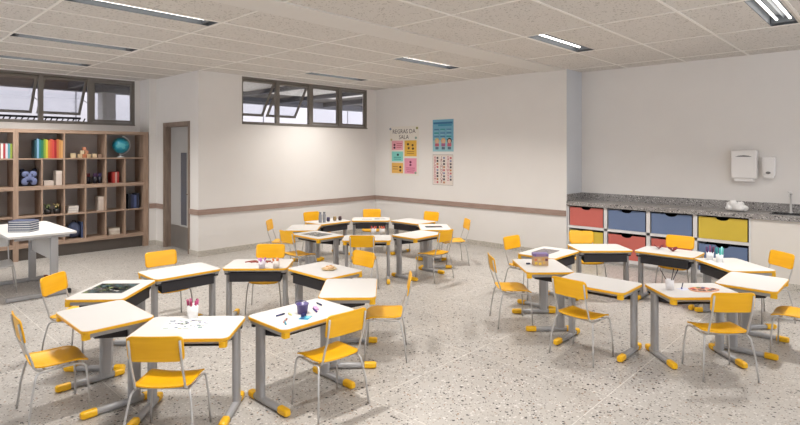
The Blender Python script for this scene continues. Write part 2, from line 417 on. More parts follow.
# outside
struct(MB().box(-6, 16, 11.15, 26, -.3, -.05).build('ground', 'ground'), 'ground outside the windows', 'ground')
mb = MB().use('outwall').box(-6, 16, 16, 16.3, -.05, 7).use('joint')
for k in range(-2, 8): mb.box(k*1.9+.6, k*1.9+.63, 15.985, 16, -.05, 7)
mb.box(-6, 16, 15.985, 16, 2.1, 2.13)
struct(mb.build('wall_outside'), 'white panelled wall seen through the windows', 'wall')
mb = MB().use('soffit').box(-6, 12, YB+.15, 12.3, 3.12, 3.2).box(XD+.15, 12, YL+.15, YB+.15, 3.12, 3.2).use('fascia').box(-6, 12, 12.1, 12.3, 2.96, 3.12)
for k in range(-3, 8): mb.box(k*1.6, k*1.6+.1, YB+.15 if k < 3 else YL+.16, 12.1, 3.0, 3.12)
struct(mb.build('eaves'), 'dark eaves outside above the windows', 'eaves')
struct(MB().box(3.80, 4.05, 12.0, 12.3, -.05, 2.96).build('column', 'outcol'), 'grey outside post seen through the left window', 'column')
mb = MB().use('slot').box(1.6, 3.5, 12.35, 12.39, 2.18, 2.22).box(1.6, 3.5, 12.35, 12.39, 2.40, 2.44)
for k in range(20): mb.tube([(1.62+k*.097, 12.37, 2.2), (1.62+k*.097+.12, 12.37, 2.42)], .012, 6)
mb.box(1.6, 1.65, 12.35, 12.39, -.05, 2.2).box(3.45, 3.5, 12.35, 12.39, -.05, 2.2)
tag(mb.build('lattice_fence'), 'dark slanted slat lattice outside the left window', 'fence')

# ------------------------------------------------------------------ ceiling lamps
LAMP_W = 26.
def make_lamp():
    t = empty('ceiling_lamp'); L = 1.36; W = .24; D = .095
    mb = MB().box(-L/2, L/2, -W/2, -W/2+.004, 0, D).box(-L/2, L/2, W/2-.004, W/2, 0, D).box(-L/2, -L/2+.004, -W/2, W/2, 0, D).box(L/2-.004, L/2, -W/2, W/2, 0, D).box(-L/2, L/2, -W/2, W/2, D, D+.01)
    mb.build('housing', 'lampside', t)
    mb = MB().use('reflector')
    for a, b, za, zb in ((-.02, 0, .088, .055), (0, .02, .055, .088)):
        mb.quad((-L/2+.01, a, za), (L/2-.01, a, za), (L/2-.01, b, zb), (-L/2+.01, b, zb))
    mb.build('reflector', None, t, recalc=False)
    for q in (-L/2+.05, L/2-.08): MB().box(q, q+.03, -.11, .11, .012, .09).build('lamp_holder', 'lampside', t)
    al = bpy.data.lights.new('lamp_light', 'AREA'); al.shape = 'RECTANGLE'; al.size = .42; al.size_y = .05; al.energy = LAMP_W; al.spread = R(125); al.color = (1, .965, .92)
    ao = bpy.data.objects.new('lamp_light', al); C.objects.link(ao); ao.parent = t; ao.location = (0, 0, .03)
    for y in (-.058, .058): MB().tube([(-L/2+.08, y, .050), (L/2-.08, y, .050)], .012, 8).build('lamp_tube', 'tube', t)
    return t
names = {(0, 0): 'near the left rear of the room, out of view', (0, 1): 'above the near left desks, out of view',
 (0, 2): 'the long one at the top left edge', (0, 3): 'second from the top left, middle of the left three', (0, 4): 'closest to the bookcase windows',
 (1, 0): 'cut by the top right edge above the sink', (1, 1): 'right of the plaster band, nearest the corner column', (1, 2): 'just left of the plaster band', (1, 3): 'nearest the window band with open sashes'}
lp = make_lamp(); first = True
for a, b in lamps:
    o = lp if first else copy_tree(lp); first = False
    o.location = (sum(LX[a])/2, sum(LY[b])/2, H)
    tag(o, 'recessed ceiling lamp, '+names[(a, b)], 'lamp', 'recessed ceiling lamps')

# ------------------------------------------------------------------ student desks and chairs
def make_desk():
    t = empty('student_desk'); W, D, Z = .645, .465, .58     # +y is the pupil's side
    top = MB().prism(rrect(W-.008, D-.008, .046), Z-.022, Z).build('tabletop', 'laminate', t)
    MB().ring(rrect(W, D, .05), rrect(W-.008, D-.008, .046), Z-.021, Z-.002).build('edge_band', 'yedge', top)
    mb = MB()
    for s in (-1, 1): mb.box(s*.285-.02, s*.285+.02, -D/2+.03, D/2-.03, Z-.052, Z-.0225, .003)
    mb.box(-.265, .265, D/2-.07, D/2-.045, Z-.048, Z-.0225); mb.box(-.265, .265, -D/2+.045, -D/2+.065, Z-.042, Z-.0225)
    mb.build('frame', 'steel', t)
    mb = MB(); z0, z1 = .438, .530
    zs = z0+.062        # the floor of the tray rises towards the pupil
    def slab(xa, xb, prof):
        a = [mb.v((xa, y, z)) for y, z in prof]; b = [mb.v((xb, y, z)) for y, z in prof]; mb.face(a); mb.face(b); n = len(prof)
        for k in range(n): mb.face([a[k], a[(k+1) % n], b[(k+1) % n], b[k]])
    slab(-.255, .255, [(-.19, z0), (.14, zs), (.14, zs+.005), (-.19, z0+.005)])
    mb.box(-.255, .255, -.195, -.19, z0, z1)
    for xa, xb in ((-.255, -.25), (.25, .255)): slab(xa, xb, [(-.19, z0), (.14, zs), (.14, z1), (-.19, z1)])
    for s in (-1, 1): mb.box(s*.255, s*.305, -.188, -.160, z1-.022, z1-.004, .003)
    mb.build('book_tray', 'tray', t)
    for s in (-1, 1):
        lg = MB().prism(rrect(.045, .085, .021, 4, s*.285, -.10), .04, Z-.05).build('leg', 'steel', t)
        mb = MB(); sec = rrect(.046, .046, .018, 3)
        rings = []
        prof = [(-.21, .92), (-.10, 1.), (.05, 1.), (.21, .8)]
        for y, k in prof: rings.append([mb.v((s*.285+px*k, y, .027+pz*k*.95)) for px, pz in sec])
        for a, b in zip(rings, rings[1:]):
            for i in range(len(sec)): mb.face([a[i], a[(i+1) % len(sec)], b[(i+1) % len(sec)], b[i]], True)
        mb.face(rings[0]); mb.face(rings[-1])
        ft = mb.build('foot', 'steel', lg)
        for ya, yb, k0, k1, k2 in ((.140, .235, .98, 1.0, .70), (-.16, -.232, 1.02, 1.0, .75)):
            mb = MB(); rings = []
            for q, k in ((0, k0), (.35, k1), (.85, k1*.97), (1, k2)):
                rings.append([mb.v((s*.285+px*k, ya+(yb-ya)*q, .0275+pz*k)) for px, pz in rrect(.050, .049, .015, 3)])
            n = len(rings[0])
            for a, b in zip(rings, rings[1:]):
                for i in range(n): mb.face([a[i], a[(i+1) % n], b[(i+1) % n], b[i]])
            mb.face(rings[0]); mb.face(rings[-1]); mb.build('foot_cap', 'ycap', ft)
        MB().prism(rrect(.048, .05, .014, 3, s*.285, D/2-.03), Z-.062, Z-.024).build('corner_cap', 'ycap', t)
    return t
def make_chair(sm='yseat'):
    t = empty('school_chair')      # +y is the back of the chair
    def half(v, w, y0, y1, r):
        y = (y0+y1)/2+v*(y1-y0)/2; e = min(y-y0, y1-y); k = w
        if e < r: k = w-r+math.sqrt(max(0, r*r-(r-e)**2))
        return k, y
    def seat(dz):
        def fn(u, v):
            vv = math.copysign(1-(1-abs(v))**1.6, v)
            k, y = half(vv, .166, -.165, .155, .045); x = u*k
            z = .345+.014*(x/.168)**2-.026*max(0, (-y-.07)/.10)**2+.012*max(0, (y-.06)/.1)**2
            return (x, y, z+dz)
        return fn
    MB().sheet(12, 14, seat(.009), seat(0)).build('seat', sm, t)
    def back(dy):
        def fn(u, v):
            vv = math.copysign(1-(1-abs(v))**1.6, v)
            k, z = half(vv, .163, .532, .687, .03); x = u*k
            return (x, .200+.011*(1-(x/.163)**2)+(z-.53)*.17+dy, z)
        return fn
    MB().sheet(14, 10, back(-.009), back(0)).build('backrest', sm, t)
    rr = .0072
    for s in (-1, 1):
        zr = .337
        MB().tube([(s*.158, .0, zr-.003), (s*.160, -.098, zr-.003), (s*.163, -.124, zr-.008), (s*.167, -.138, zr-.024), (s*.170, -.143, zr-.05), (s*.182, -.150, .18), (s*.192, -.157, .0)], rr).build('leg', 'chairsteel', t)
        MB().tube([(s*.158, .0, zr-.003), (s*.160, .10, zr-.003), (s*.165, .128, zr-.006), (s*.172, .142, zr-.020), (s*.178, .148, zr-.045), (s*.194, .17, .18), (s*.208, .19, .0)], rr).build('leg', 'chairsteel', t)
        MB().tube([(s*.147, .06, zr-.003), (s*.147, .105, zr), (s*.147, .135, zr+.010), (s*.147, .152, zr+.030), (s*.147, .160, zr+.065), (s*.147, .196, .50), (s*.147, .213, .57), (s*.147, .230, .662)], rr).build('back_post', 'chairsteel', t)
    MB().tube([(-.158, -.09, .330), (.158, -.09, .330)], .007).tube([(-.158, .09, .330), (.158, .09, .330)], .007).build('cross_bar', 'chairsteel', t)
    return t

desk0 = make_desk(); chair0 = make_chair(); used = {'d': False, 'c': False}
def place(kind, x, y, rz, label, group):
    src = desk0 if kind == 'd' else chair0
    o = src if not used[kind] else copy_tree(src)
    used[kind] = True
    o.location = (x, y, 0); o.rotation_euler.z = rz
    return tag(o, label, 'desk' if kind == 'd' else 'chair', group)
G1, G2, G3 = 'left', 'right', 'far'
# angle, desk label, chair label, chair radius, chair angle offset, chair turn
rings = [((2.335, 4.18), G1, [
 (-135, 'with the pink pencils on it', 'back to the viewer before the pink pencils', 1.27, -.7, 0),
 (180, 'bare, nearest the photo\'s left edge', 'seen side on at the photo\'s left edge', 1.30, 0, -3),
 (135, 'with the dark green picture sheet on it', 'behind the desk with the dark green picture sheet', 1.33, -3, 0),
 (90, 'bare, right of the green picture sheet desk', 'left of the letters desk', 1.36, -2, 0),
 (45, 'with loose red letters on it', 'behind the desk with the loose red letters', 1.33, 0, 0),
 (0, 'with a round wooden toy on it', 'half hidden behind the wooden toy desk', 1.31, 0, 0),
 (-45, 'bare, between wooden toy and purple bucket desks', 'seen edge on right of the purple bucket', 1.30, 1, -3),
 (-90, 'with the purple bucket on it', 'in front of the desk with the purple bucket', 1.265, 1, -5)]),
 ((5.69, 2.01), G2, [
 (135, 'with the small printed block box on it', 'left of the printed box desk, nearest the viewer', 1.30, 0, 0),
 (90, 'with an open magazine on it', 'left of the desk with the open magazine', 1.37, -5, 0),
 (45, 'bare, in front of the red and yellow bins', 'in front of the lower yellow bin', 1.38, 0, 0),
 (0, 'with two small dark red toys on it', 'behind the two dark red toys', 1.40, 2, 0),
 (-45, 'with two white cups of felt pens on it', 'against the cream sink front', 1.36, 3, 0),
 (-90, 'bare, overlapping the pen cups desk', 'cut by the right edge of the photo', 1.32, 0, 0),
 (-135, 'with the paint palette on it', 'back to the viewer before the paint palette', 1.27, 1.2, -4),
 (180, 'bare grey one facing the two red toys', 'back to the viewer right of the box desk', 1.26, -.6, -6)]),
 ((5.66, 6.0), G3, [
 (135, 'bare, furthest left of its ring', 'side on against the window wall', 1.33, -3, 0),
 (180, 'with a dark patterned sheet on it', 'left of the patterned sheet desk', 1.30, 0, 0),
 (90, 'with tall grey jars on it', 'behind the desk with the glass jars', 1.35, -3, 0),
 (45, 'with open white papers on it', 'in the room corner behind the papers', 1.36, 0, 0),
 (0, 'bare, below the posters right of the papers desk', 'below the posters, right of the corner', 1.33, 2, 0),
 (-45, 'with a dark picture strip on it', 'furthest right, side on', 1.31, 3, 4),
 (-90, 'bare, in front of the picture strip desk', 'right of the bare desk, below the picture strip', 1.28, 0, 0),
 (-135, 'with two white cups of red pencils on it', 'back to the viewer before the red pencils', 1.26, -2, 0)])]
for (cx, cy), g, lst in rings:
    for ang, dl, cl, cr, da, turn in lst:
        a = R(ang); place('d', cx+math.cos(a), cy+math.sin(a), a-PI/2, 'white desk in the %s ring, %s' % (g, dl), 'desks in the %s ring' % g)
        a = R(ang+da)
        place('c', cx+cr*math.cos(a), cy+cr*math.sin(a), a-PI/2+R(turn), 'yellow chair of the %s ring, %s' % (g, cl), 'chairs around the %s ring' % g)
o = make_chair('panel'); o.name = 'teacher_chair'; o.location = (1.375, 8.16, 0); o.rotation_euler.z = R(-4)
tag(o, 'grey chair at the teacher desk, mostly cut by the left photo edge', 'chair')

# ------------------------------------------------------------------ teacher's desk
t = tag(empty('teacher_desk', (1.72, 8.16, 0)), 'large white topped teacher desk on grey steel legs at the left', 'desk')
tp = MB().prism(rrect(.70, 1.42, .03), .738, .76).build('tabletop', 'greylam', t)
MB().ring(rrect(.706, 1.426, .033), rrect(.70, 1.42, .03), .736, .758).build('edge_band', 'panel', tp)
MB().box(-.28, .28, -.66, -.62, .70, .736).box(-.28, .28, .38, .42, .70, .736).box(.09, .13, -.62, .38, .705, .736).build('frame', 'steel', t)
for y in (-.64, .40):
    lg = MB().prism(rrect(.085, .05, .015, 3, .12, y), .05, .71).build('leg', 'steel', t)
    ft = MB().box(-.36, .27, y-.028, y+.028, 0.004, .05, .008).build('foot', 'steel', lg)
    MB().box(.25, .30, y-.031, y+.031, .0, .054, .01).build('foot_cap', 'legcap' if y > 0 else 'blackcap', ft)
MB().box(.11, .128, -.615, .375, .42, .69, .003).build('modesty_panel', 'panel', t)
# stack of exercise books on it
bk = None
which = ['bottom', 'second from bottom', 'middle', 'second from top', 'topmost']
for i in range(5):
    mb = MB().use(col((74, 82, 104)) if i < 4 else col((62, 74, 108)))
    mb.box(-.13, .13, -.09, .09, 0, .007).box(-.13, .13, -.09, .09, .020, .027).box(-.13, -.125, -.09, .09, .007, .020).use(col((214, 212, 208))).box(-.125, .125, -.087, .087, .007, .020)
    o = mb.build('exercise_book', loc=(1.615, 7.92, .76+i*.0275), rz=R(-43+(i*37 % 5-2)*1.2))
    tag(o, 'grey blue exercise book on the teacher desk, %s of the stack of five' % which[i], 'book', 'exercise books stacked on the teacher desk')

# ------------------------------------------------------------------ bookcases
FY = 10.2; BY = 10.63
def bookcase(x0, label, W, r):
    t = tag(empty('bookcase', (x0, FY, 0)), label, 'bookcase'); l = .035
    dp = BY-FY
    for a, b in ((0, l), (W-r, W)): MB().box(a, b, 0, dp, 0, 2.10).build('side_panel', 'woodv', t)
    MB().box(l, W-r, dp-.012, dp, .2, 2.08).build('back_panel', 'shelfback', t)
    MB().box(l, W-r, .06, .08, 0, .2).build('plinth', 'plinth', t)
    def sh(z0, z1): MB().box(l, W-r, 0, dp-.012, z0, z1).build('shelf', 'wood', t)
    for z0, z1 in ((2.045, 2.10), (1.61, 1.632), (1.12, 1.18), (.68, .702), (.20, .26)): sh(z0, z1)
    for i in (2, 4):
        x = l+(W-l-r)*i/6; MB().box(x-.011, x+.011, 0.002, dp-.012, 1.632, 2.045).build('divider', 'woodv', t)
    for z0, z1 in ((1.18, 1.61), (.702, 1.12), (.26, .68)):
        for i in range(1, 6):
            x = l+(W-l-r)*i/6; MB().box(x-.011, x+.011, 0.002, dp-.012, z0, z1).build('divider', 'woodv', t)
    return t
bookcase(1.975, 'tall brown open bookcase with books, globe and toys, left of the door', 2.035, .09)
bookcase(-.005, 'brown open bookcase cut by the left edge of the photo', 1.979, .035)
def book(x, z, w, h, d, rgb, label, group, y=10.25, nm='book'):
    mb = MB().use(col(rgb)); mb.box(0, w, 0, .003, 0, h).box(0, .003, .003, d, 0, h).box(w-.003, w, .003, d, 0, h).use(col((226, 222, 214))).box(.003, w-.003, .003, d-.004, .004, h-.004)
    return tag(mb.build(nm, loc=(x, y, z)), label, 'book', group)
seq = [((30, 74, 84), 'dark teal'), ((120, 160, 190), 'pale blue'), ((24, 108, 104), 'deep teal'), ((44, 112, 74), 'green'), ((120, 150, 54), 'lime green'), ((190, 176, 56), 'yellow'),
       ((190, 108, 56), 'orange'), ((190, 78, 54), 'orange red'), ((190, 66, 60), 'bright red'), ((150, 24, 30), 'dark red'), ((180, 100, 56), 'rust orange'), ((184, 134, 74), 'amber'), ((198, 150, 96), 'tan')]
x = 2.235
for i, (c, n) in enumerate(seq):
    w = .031; place_label = '%s book in the top shelf rainbow row, %s' % (n, 'at its left end' if i == 0 else 'at its right end' if i == len(seq)-1 else 'right of the %s one' % seq[i-1][1])
    book(x, 1.632, w-.001, .295+.01*((i*5) % 3), .2, c, place_label, 'rainbow books on the top shelf'); x += w
x = 1.70
for i, (c, n) in enumerate([((120, 130, 120), 'grey'), ((214, 206, 196), 'cream'), ((150, 70, 50), 'rust'), ((224, 220, 214), 'white'), ((170, 60, 66), 'red'), ((206, 200, 210), 'lilac'), ((90, 150, 160), 'teal'), ((150, 170, 70), 'green')]):
    book(x, 1.632, .029, .235, .18, c, '%s thin book upright on the top shelf at the left photo edge' % n, 'thin books at the left edge of the top shelf'); x += .030
# wooden blocks
bl = [(2.80, 0, .06, 'furthest left'), (2.906, 0, .05, 'left foot of the pyramid'), (2.972, 0, .05, 'centre of the pyramid base'), (3.038, 0, .05, 'right foot of the pyramid'), (2.940, .051, .046, 'second tier, left'), (3.004, .051, .046, 'second tier, right'),
      (2.972, .098, .044, 'tip of the pyramid'), (3.13, 0, .055, 'beside the pyramid at its right'), (3.215, 0, .05, 'furthest right, darker')]
for i, (x, z, s, n) in enumerate(bl):
    c = [(206, 186, 150), (200, 176, 140), (190, 120, 84), (196, 168, 130), (212, 190, 158), (186, 128, 96), (196, 130, 100), (208, 184, 150), (150, 124, 104)][i]
    tag(MB().use(col(c)).box(-s*.62, s*.62, -s/2, s/2, 0, s*1.3, .004).build('toy_block', loc=(x, 10.31, 1.632+z*1.3), rz=R((i*17 % 9)-4)), 'wooden toy block on the top shelf, '+n, 'block', 'toy blocks on the top shelf')
# globe
g = tag(empty('globe', (3.59, 10.39, 1.632)), 'teal globe with white ring on the top shelf', 'globe')
MB().lathe([(0, 0), (.065, 0), (.068, .008), (.05, .02), (.014, .028), (.012, .06), (0, .06)], 24).build('base', col((205, 205, 205)), g)
m, tt, b = newmat('globe_map'); n = tt.nodes; tc = n.new('ShaderNodeTexCoord'); nz = n.new('ShaderNodeTexNoise'); nz.inputs['Scale'].default_value = 9
cr = n.new('ShaderNodeValToRGB'); cr.color_ramp.elements[0].position = .52; cr.color_ramp.elements[1].position = .56
cr.color_ramp.elements[0].color = lin((44, 150, 176)); cr.color_ramp.elements[1].color = lin((90, 176, 186))
tt.links.new(tc.outputs['Object'], nz.inputs['Vector']); tt.links.new(nz.outputs['Fac'], cr.inputs['Fac']); tt.links.new(cr.outputs['Color'], b.inputs['Base Color']); b.inputs['Roughness'].default_value = .3
MB().ball((0, 0, .22), .145, n=28).build('sphere', m, g)
MB().tube([(.164*math.cos(R(a)), 0, .222+.164*math.sin(R(a))) for a in range(-100, 81, 12)], .010, 8).build('meridian_ring', col((214, 216, 218)), g)
# shelf objects, second row
t = tag(empty('soft_toy', (2.175, 10.36, 1.18)), 'rounded dark blue soft toy with pale blue patches in the shelf', 'toy')
MB().box(-.115, .115, -.06, .06, .0, .255, .05).build('body', col((30, 33, 46), .9), t)
for q in (-1, 1): MB().ball((q*.085, 0, .255), .036, (1, .7, 1)).build('ear', col((40, 44, 62), .9), t)
pt = MB()
for (x, z, a, b) in ((-.052, .195, .055, .05), (.052, .195, .055, .05), (0, .15, .045, .05), (-.062, .075, .05, .06), (.062, .075, .05, .06), (-.03, .12, .04, .04), (.03, .12, .04, .04)): pt.ball((x, -.062, z), 1, (a, .018, b), 14)
pt.build('patch', col((112, 122, 160), .9), t)
MB().ball((0, -.075, .085), 1, (.045, .016, .02)).build('snout', col((28, 36, 66), .9), t)
for q in (-1, 1): MB().ball((q*.035, -.08, .185), .011).build('eye', col((24, 26, 40), .5), t)
def cbox(x0, x1, z, h, rgb, label, y=10.28, d=.2, nm='storage_box', lid=True):
    t = tag(empty(nm, ((x0+x1)/2, y+d/2, z)), label, 'box'); w = (x1-x0)/2
    MB().box(-w, w, -d/2, d/2, 0, h*.78 if lid else h, .003).build('body', col(rgb), t)
    if lid: MB().box(-w-.002, w+.002, -d/2-.002, d/2+.002, h*.78, h, .003).build('lid', col(tuple(min(255, c+8) for c in rgb)), t)
    return t
cbox(2.375, 2.51, 1.18, .08, (200, 188, 178), 'flat cream box in the shelf beside the blue soft toy')
cbox(2.545, 2.63, 1.18, .24, (206, 194, 184), 'tall upright cream box in the shelf right of the flat one')
def pot(x, z, r, h, rgb, fill, label, cat, kind):
    t = tag(empty(kind, (x, 10.36, z)), label, cat)
    MB().lathe([(0, 0), (r*.82, 0), (r, h), (r*.9, h), (r*.85, h*.85), (0, h*.85)], 16).build('pot', col(rgb), t)
    return t
for x, r, n, cc in ((3.045, .042, 'left', (150, 44, 60)), (3.16, .042, 'middle', (96, 60, 110)), (3.235, .034, 'right', (70, 60, 110))):
    t = pot(x, 1.18, r, .12, (34, 32, 44), None, 'small dark pencil pot in the second shelf row, %s of three' % n, 'pot', 'pencil_pot')
    mb = MB().use(col(cc))
    for k in range(6):
        a = k*1.05; mb.tube([(.4*r*math.cos(a), .4*r*math.sin(a), .1), (.75*r*math.cos(a), .75*r*math.sin(a), .17+.01*(k % 3))], .0045, 6)
    mb.build('pencils', None, t)
for i, (x, c, n) in enumerate([(3.405, (168, 40, 38), 'dark red'), (3.435, (190, 60, 50), 'brick red'), (3.467, (206, 170, 160), 'pale pink striped'), (3.50, (176, 44, 42), 'crimson')]):
    book(x, 1.18, .029, .19+.008*(i % 2), .17, c, '%s little book standing in the red group of the second row' % n, 'little red books in the second shelf row', y=10.3)
# third row
for x, n, fc in ((2.44, 'left', (150, 160, 110)), (2.57, 'right', (214, 190, 130))):
    t = tag(empty('potted_flower', (x, 10.34, .702)), 'small dark pot with leaves and pale flowers, %s of the pair in the shelf' % n, 'plant', 'potted flowers in the shelf')
    MB().lathe([(0, 0), (.045, 0), (.055, .08), (.048, .08), (.044, .07), (0, .07)], 16).build('pot', col((36, 34, 34)), t)
    mb = MB().use(col((44, 66, 40))); fl = MB().use(col(fc))
    for k in range(16):
        a = k*2.4; rr = .012+.03*((k*7 % 5)/5); zt = .12+.05*((k*3 % 7)/7)
        mb.tube([(0, 0, .06), (rr*.6*math.cos(a), rr*.6*math.sin(a), zt*.7), (rr*1.5*math.cos(a), rr*1.5*math.sin(a), zt)], [.004, .006, .002], 5)
        if k % 2: fl.ball((rr*1.5*math.cos(a), rr*1.5*math.sin(a), zt), .013, n=6)
    mb.build('leaves', None, t); fl.build('flowers', None, t)
for i in range(3):
    mb = MB().use(col((198, 188, 182) if i != 1 else (182, 176, 176))).box(-.08, .08, -.09, .09, 0, .004).box(-.08, .08, -.09, .09, .034, .038).use(col((222, 216, 208))).box(-.076, .076, -.088, .086, .004, .034)
    tag(mb.build('book', loc=(2.80, 10.37, .702+i*.039), rz=R(i*3-3)), 'pale closed book lying in the third shelf row, %s of three' % ('bottom', 'middle', 'top')[i], 'book', 'pale books lying in the third row')
cbox(3.19, 3.275, .702, .25, (204, 190, 178), 'tall beige box upright in the third shelf row')
for i, (x, c, n) in enumerate([(3.675, (26, 28, 40), 'black'), (3.725, (48, 54, 84), 'navy'), (3.775, (70, 82, 122), 'slate blue'), (3.825, (34, 38, 58), 'dark blue')]):
    book(x, .702, .046, .27-.012*(i % 3), .22, c, '%s binder standing in the right end of the third shelf row' % n, 'dark binders in the third row', y=10.27, nm='binder')
# fourth row
t = tag(empty('backpack', (2.83, 10.38, .26)), 'blue grey school backpack in the lowest shelf row', 'backpack')
MB().ball((0, 0, .14), .12, (.85, .75, 1.15), 18).build('body', col((96, 108, 140), .8), t)
MB().ball((0, -.075, .09), .075, (1, .5, .85), 16).build('front_pocket', col((56, 62, 84), .8), t)
MB().tube([(-.03, -.01, .272), (-.02, -.01, .30), (.02, -.01, .30), (.03, -.01, .272)], .006).build('carry_loop', col((30, 32, 44), .8), t)
for i, (x, h) in enumerate(((2.925, .27), )):
    book(x, .26, .03, h, .2, (70, 84, 120), 'blue folder upright beside the backpack in the lowest row', None, y=10.3, nm='folder')
for i in range(2):
    mb = MB().use(col((196, 182, 166))).box(-.095, .095, -.09, .09, 0, .005).box(-.095, .095, -.09, .09, .05, .055).use(col((214, 204, 190))).box(-.09, .09, -.088, .086, .005, .05)
    tag(mb.build('book', loc=(3.45, 10.37, .26+i*.056), rz=R(2-4*i)), 'thick beige book lying in the lowest shelf row, %s of two' % ('bottom', 'top')[i], 'book', 'beige books lying in the lowest row')

# ------------------------------------------------------------------ counter with bins
CX = XR+.02
ct = tag(empty('bin_cabinet', (CX, 1.48, 0)), 'white open cabinet holding coloured pull out bins under the granite worktop', 'cabinet')
L = YC-1.48-.005; dp = XA-CX
ds = [0, .66, 1.285, 1.92, L]    # divider positions from the right end
for q in (0, L-.022): MB().box(0, dp-.01, q, q+.022, 0, .865).build('side_panel', 'cabinet', ct)
for q in ds[1:-1]: MB().box(0, dp-.02, q-.026, q+.026, .09, .865).build('divider', 'cabinet', ct)
MB().box(0, dp-.02, .022, L-.022, .505, .545).build('shelf', 'cabinet', ct)
MB().box(0, dp-.02, .022, L-.022, .05, .10).build('bottom_panel', 'cabinet', ct)
MB().box(.04, .06, .022, L-.022, 0, .05).build('plinth', 'cabinet', ct)
MB().box(dp-.03, dp-.012, .022, L-.022, .1, .865).build('back_panel', 'slot', ct)  # back and top panels coloured dark to imitate shade around the bins
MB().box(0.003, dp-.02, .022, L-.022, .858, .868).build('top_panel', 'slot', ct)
cols = [('yellow', 'blue'), ('blue', 'red'), ('blue', 'red'), ('red', 'yellow')]
for i in range(4):
    a = ds[i]+(.026 if i else .022); b = ds[i+1]-(.026 if i < 3 else .022)
    for j, (z0, z1) in enumerate(((.548, .856), (.103, .50))):
        cname = cols[i][j]; w = b-a-.036; h = z1-z0-(.012 if j == 0 else .03)
        pos = ['beside the cream sink front', 'third from the column', 'second from the column', 'next to the corner column'][i]
        bn = tag(empty('storage_bin', (CX, 1.48+(a+b)/2, z0)), '%s pull out bin in the %s row, %s' % (cname, ('upper', 'lower')[j], pos), 'bin', 'coloured bins in the counter')
        # front with a cut out grip
        mb = MB().use(cname); n = 12; gw = .075; gd = .034; y0, y1 = -w/2, w/2
        pts = [(y0, 0), (y1, 0), (y1, h), (gw+.012, h), (gw, h-.004)]+[(gw*math.cos(PI*k/n), h-.004-gd*math.sin(PI*k/n)) for k in range(1, n)]+[(-gw, h-.004), (-gw-.012, h), (y0, h)]
        for xx in (0.006, .018):
            mb.face([mb.v((xx, y, z)) for y, z in pts])
        for k in range(len(pts)):
            (ya, za), (yb, zb) = pts[k], pts[(k+1) % len(pts)]
            mb.quad((.006, ya, za), (.006, yb, zb), (.018, yb, zb), (.018, ya, za))
        mb.build('front', None, bn)
        MB().box(.018, dp-.06, y0, y0+.01, 0, h-.04).box(.018, dp-.06, y1-.01, y1, 0, h-.04).box(.018, dp-.06, y0+.01, y1-.01, 0, .01).box(dp-.07, dp-.06, y0+.01, y1-.01, .01, h-.04).build('body', 'slot', bn)  # dark colour in place of the shade seen through the grip
# sink cupboard front
sc = MB().box(CX, CX+.12, Y0, 1.478, 0, .865).build('wall_counter', 'sinkfront'); struct(sc, 'cream masonry front below the sink', 'wall')
rail('baseboard_counter', [(CX-.012, CX, Y0, 1.478, 0, bz)], 'skirting', 'speckled skirting below the sink front')
# worktop with hole for the sink
SX, SY = (8.36, 8.66), (.62, 1.28)
mb = MB().use('granite')
holed(mb, sorted([XR-.01, XA-.004, *SX]), sorted([Y0, YC, *SY]), [(SX[0], SX[1], SY[0], SY[1])], lambda a, b, c, d: mb.box(a, b, c, d, .868, .93))
wt = tag(mb.build('worktop'), 'speckled grey granite worktop running along the recessed wall', 'worktop')
MB().box(XA-.02, XA-.001, Y0, YC-.02, .93, 1.045).box(XR+.0, XA-.001, YC-.02, YC-.001, .93, 1.045).build('backsplash', 'granite', wt)
sk = tag(empty('sink', (8.51, .95, .93)), 'steel sink set in the granite worktop at the right edge', 'sink')
mb = MB().box(-.15, .15, -.33, .33, -.15, -.145)
mb.box(-.152, -.148, -.33, .33, -.15, .0).box(.148, .152, -.33, .33, -.15, 0).box(-.148, .148, -.332, -.328, -.15, 0).box(-.148, .148, .328, .332, -.15, 0)
mb.build('basin', 'sinksteel', sk)
MB().ring(rrect(.34, .70, .03), rrect(.296, .656, .02), .0005, .006).build('rim', 'sinksteel', sk)
fa = tag(empty('faucet', (8.68, 1.11, .93)), 'slim chrome faucet rising behind the sink', 'faucet')
MB().lathe([(0, 0), (.024, 0), (.024, .012), (.013, .018), (.012, .24), (0, .24)], 14).build('pillar', 'tap', fa)
MB().tube([(0, 0, .235), (-.02, 0, .262), (-.06, 0, .275), (-.12, 0, .27), (-.145, 0, .255), (-.15, 0, .225)], .009).build('spout', 'tap', fa)
MB().ball((0, 0, .262), .022).tube([(0, 0, .27), (.0, .04, .285)], .006).build('handle', 'tap', fa)
# crumpled cloth
mb = MB()
for (x, y, z, r, sc_) in ((0, 0, .035, .07, (1, 1.3, .55)), (.01, .06, .05, .05, (1.1, 1, .8)), (-.02, .03, .07, .045, (1, 1.2, .7)), (0, -.08, .032, .05, (1.1, 1.2, .6)), (.03, -.03, .05, .045, (1, 1.1, .8)), (-.04, -.045, .03, .04, (1, 1.2, .7)), (-.035, .08, .03, .04, (1, 1, .7))):
    mb.ball((x, y, z), r, sc_, 16)
for v in mb.bm.verts:
    p = v.co; k = .006*math.sin(p.x*110+p.z*60)+.007*math.sin(p.y*95-p.z*70); v.co = p+Vector((k, -k, abs(k)*.6)); v.co.z = max(v.co.z*1.5, 0)
tag(mb.build('cloth', 'cloth', loc=(8.42, 1.68, .93)), 'white crumpled cloth lying on the granite worktop', 'cloth')
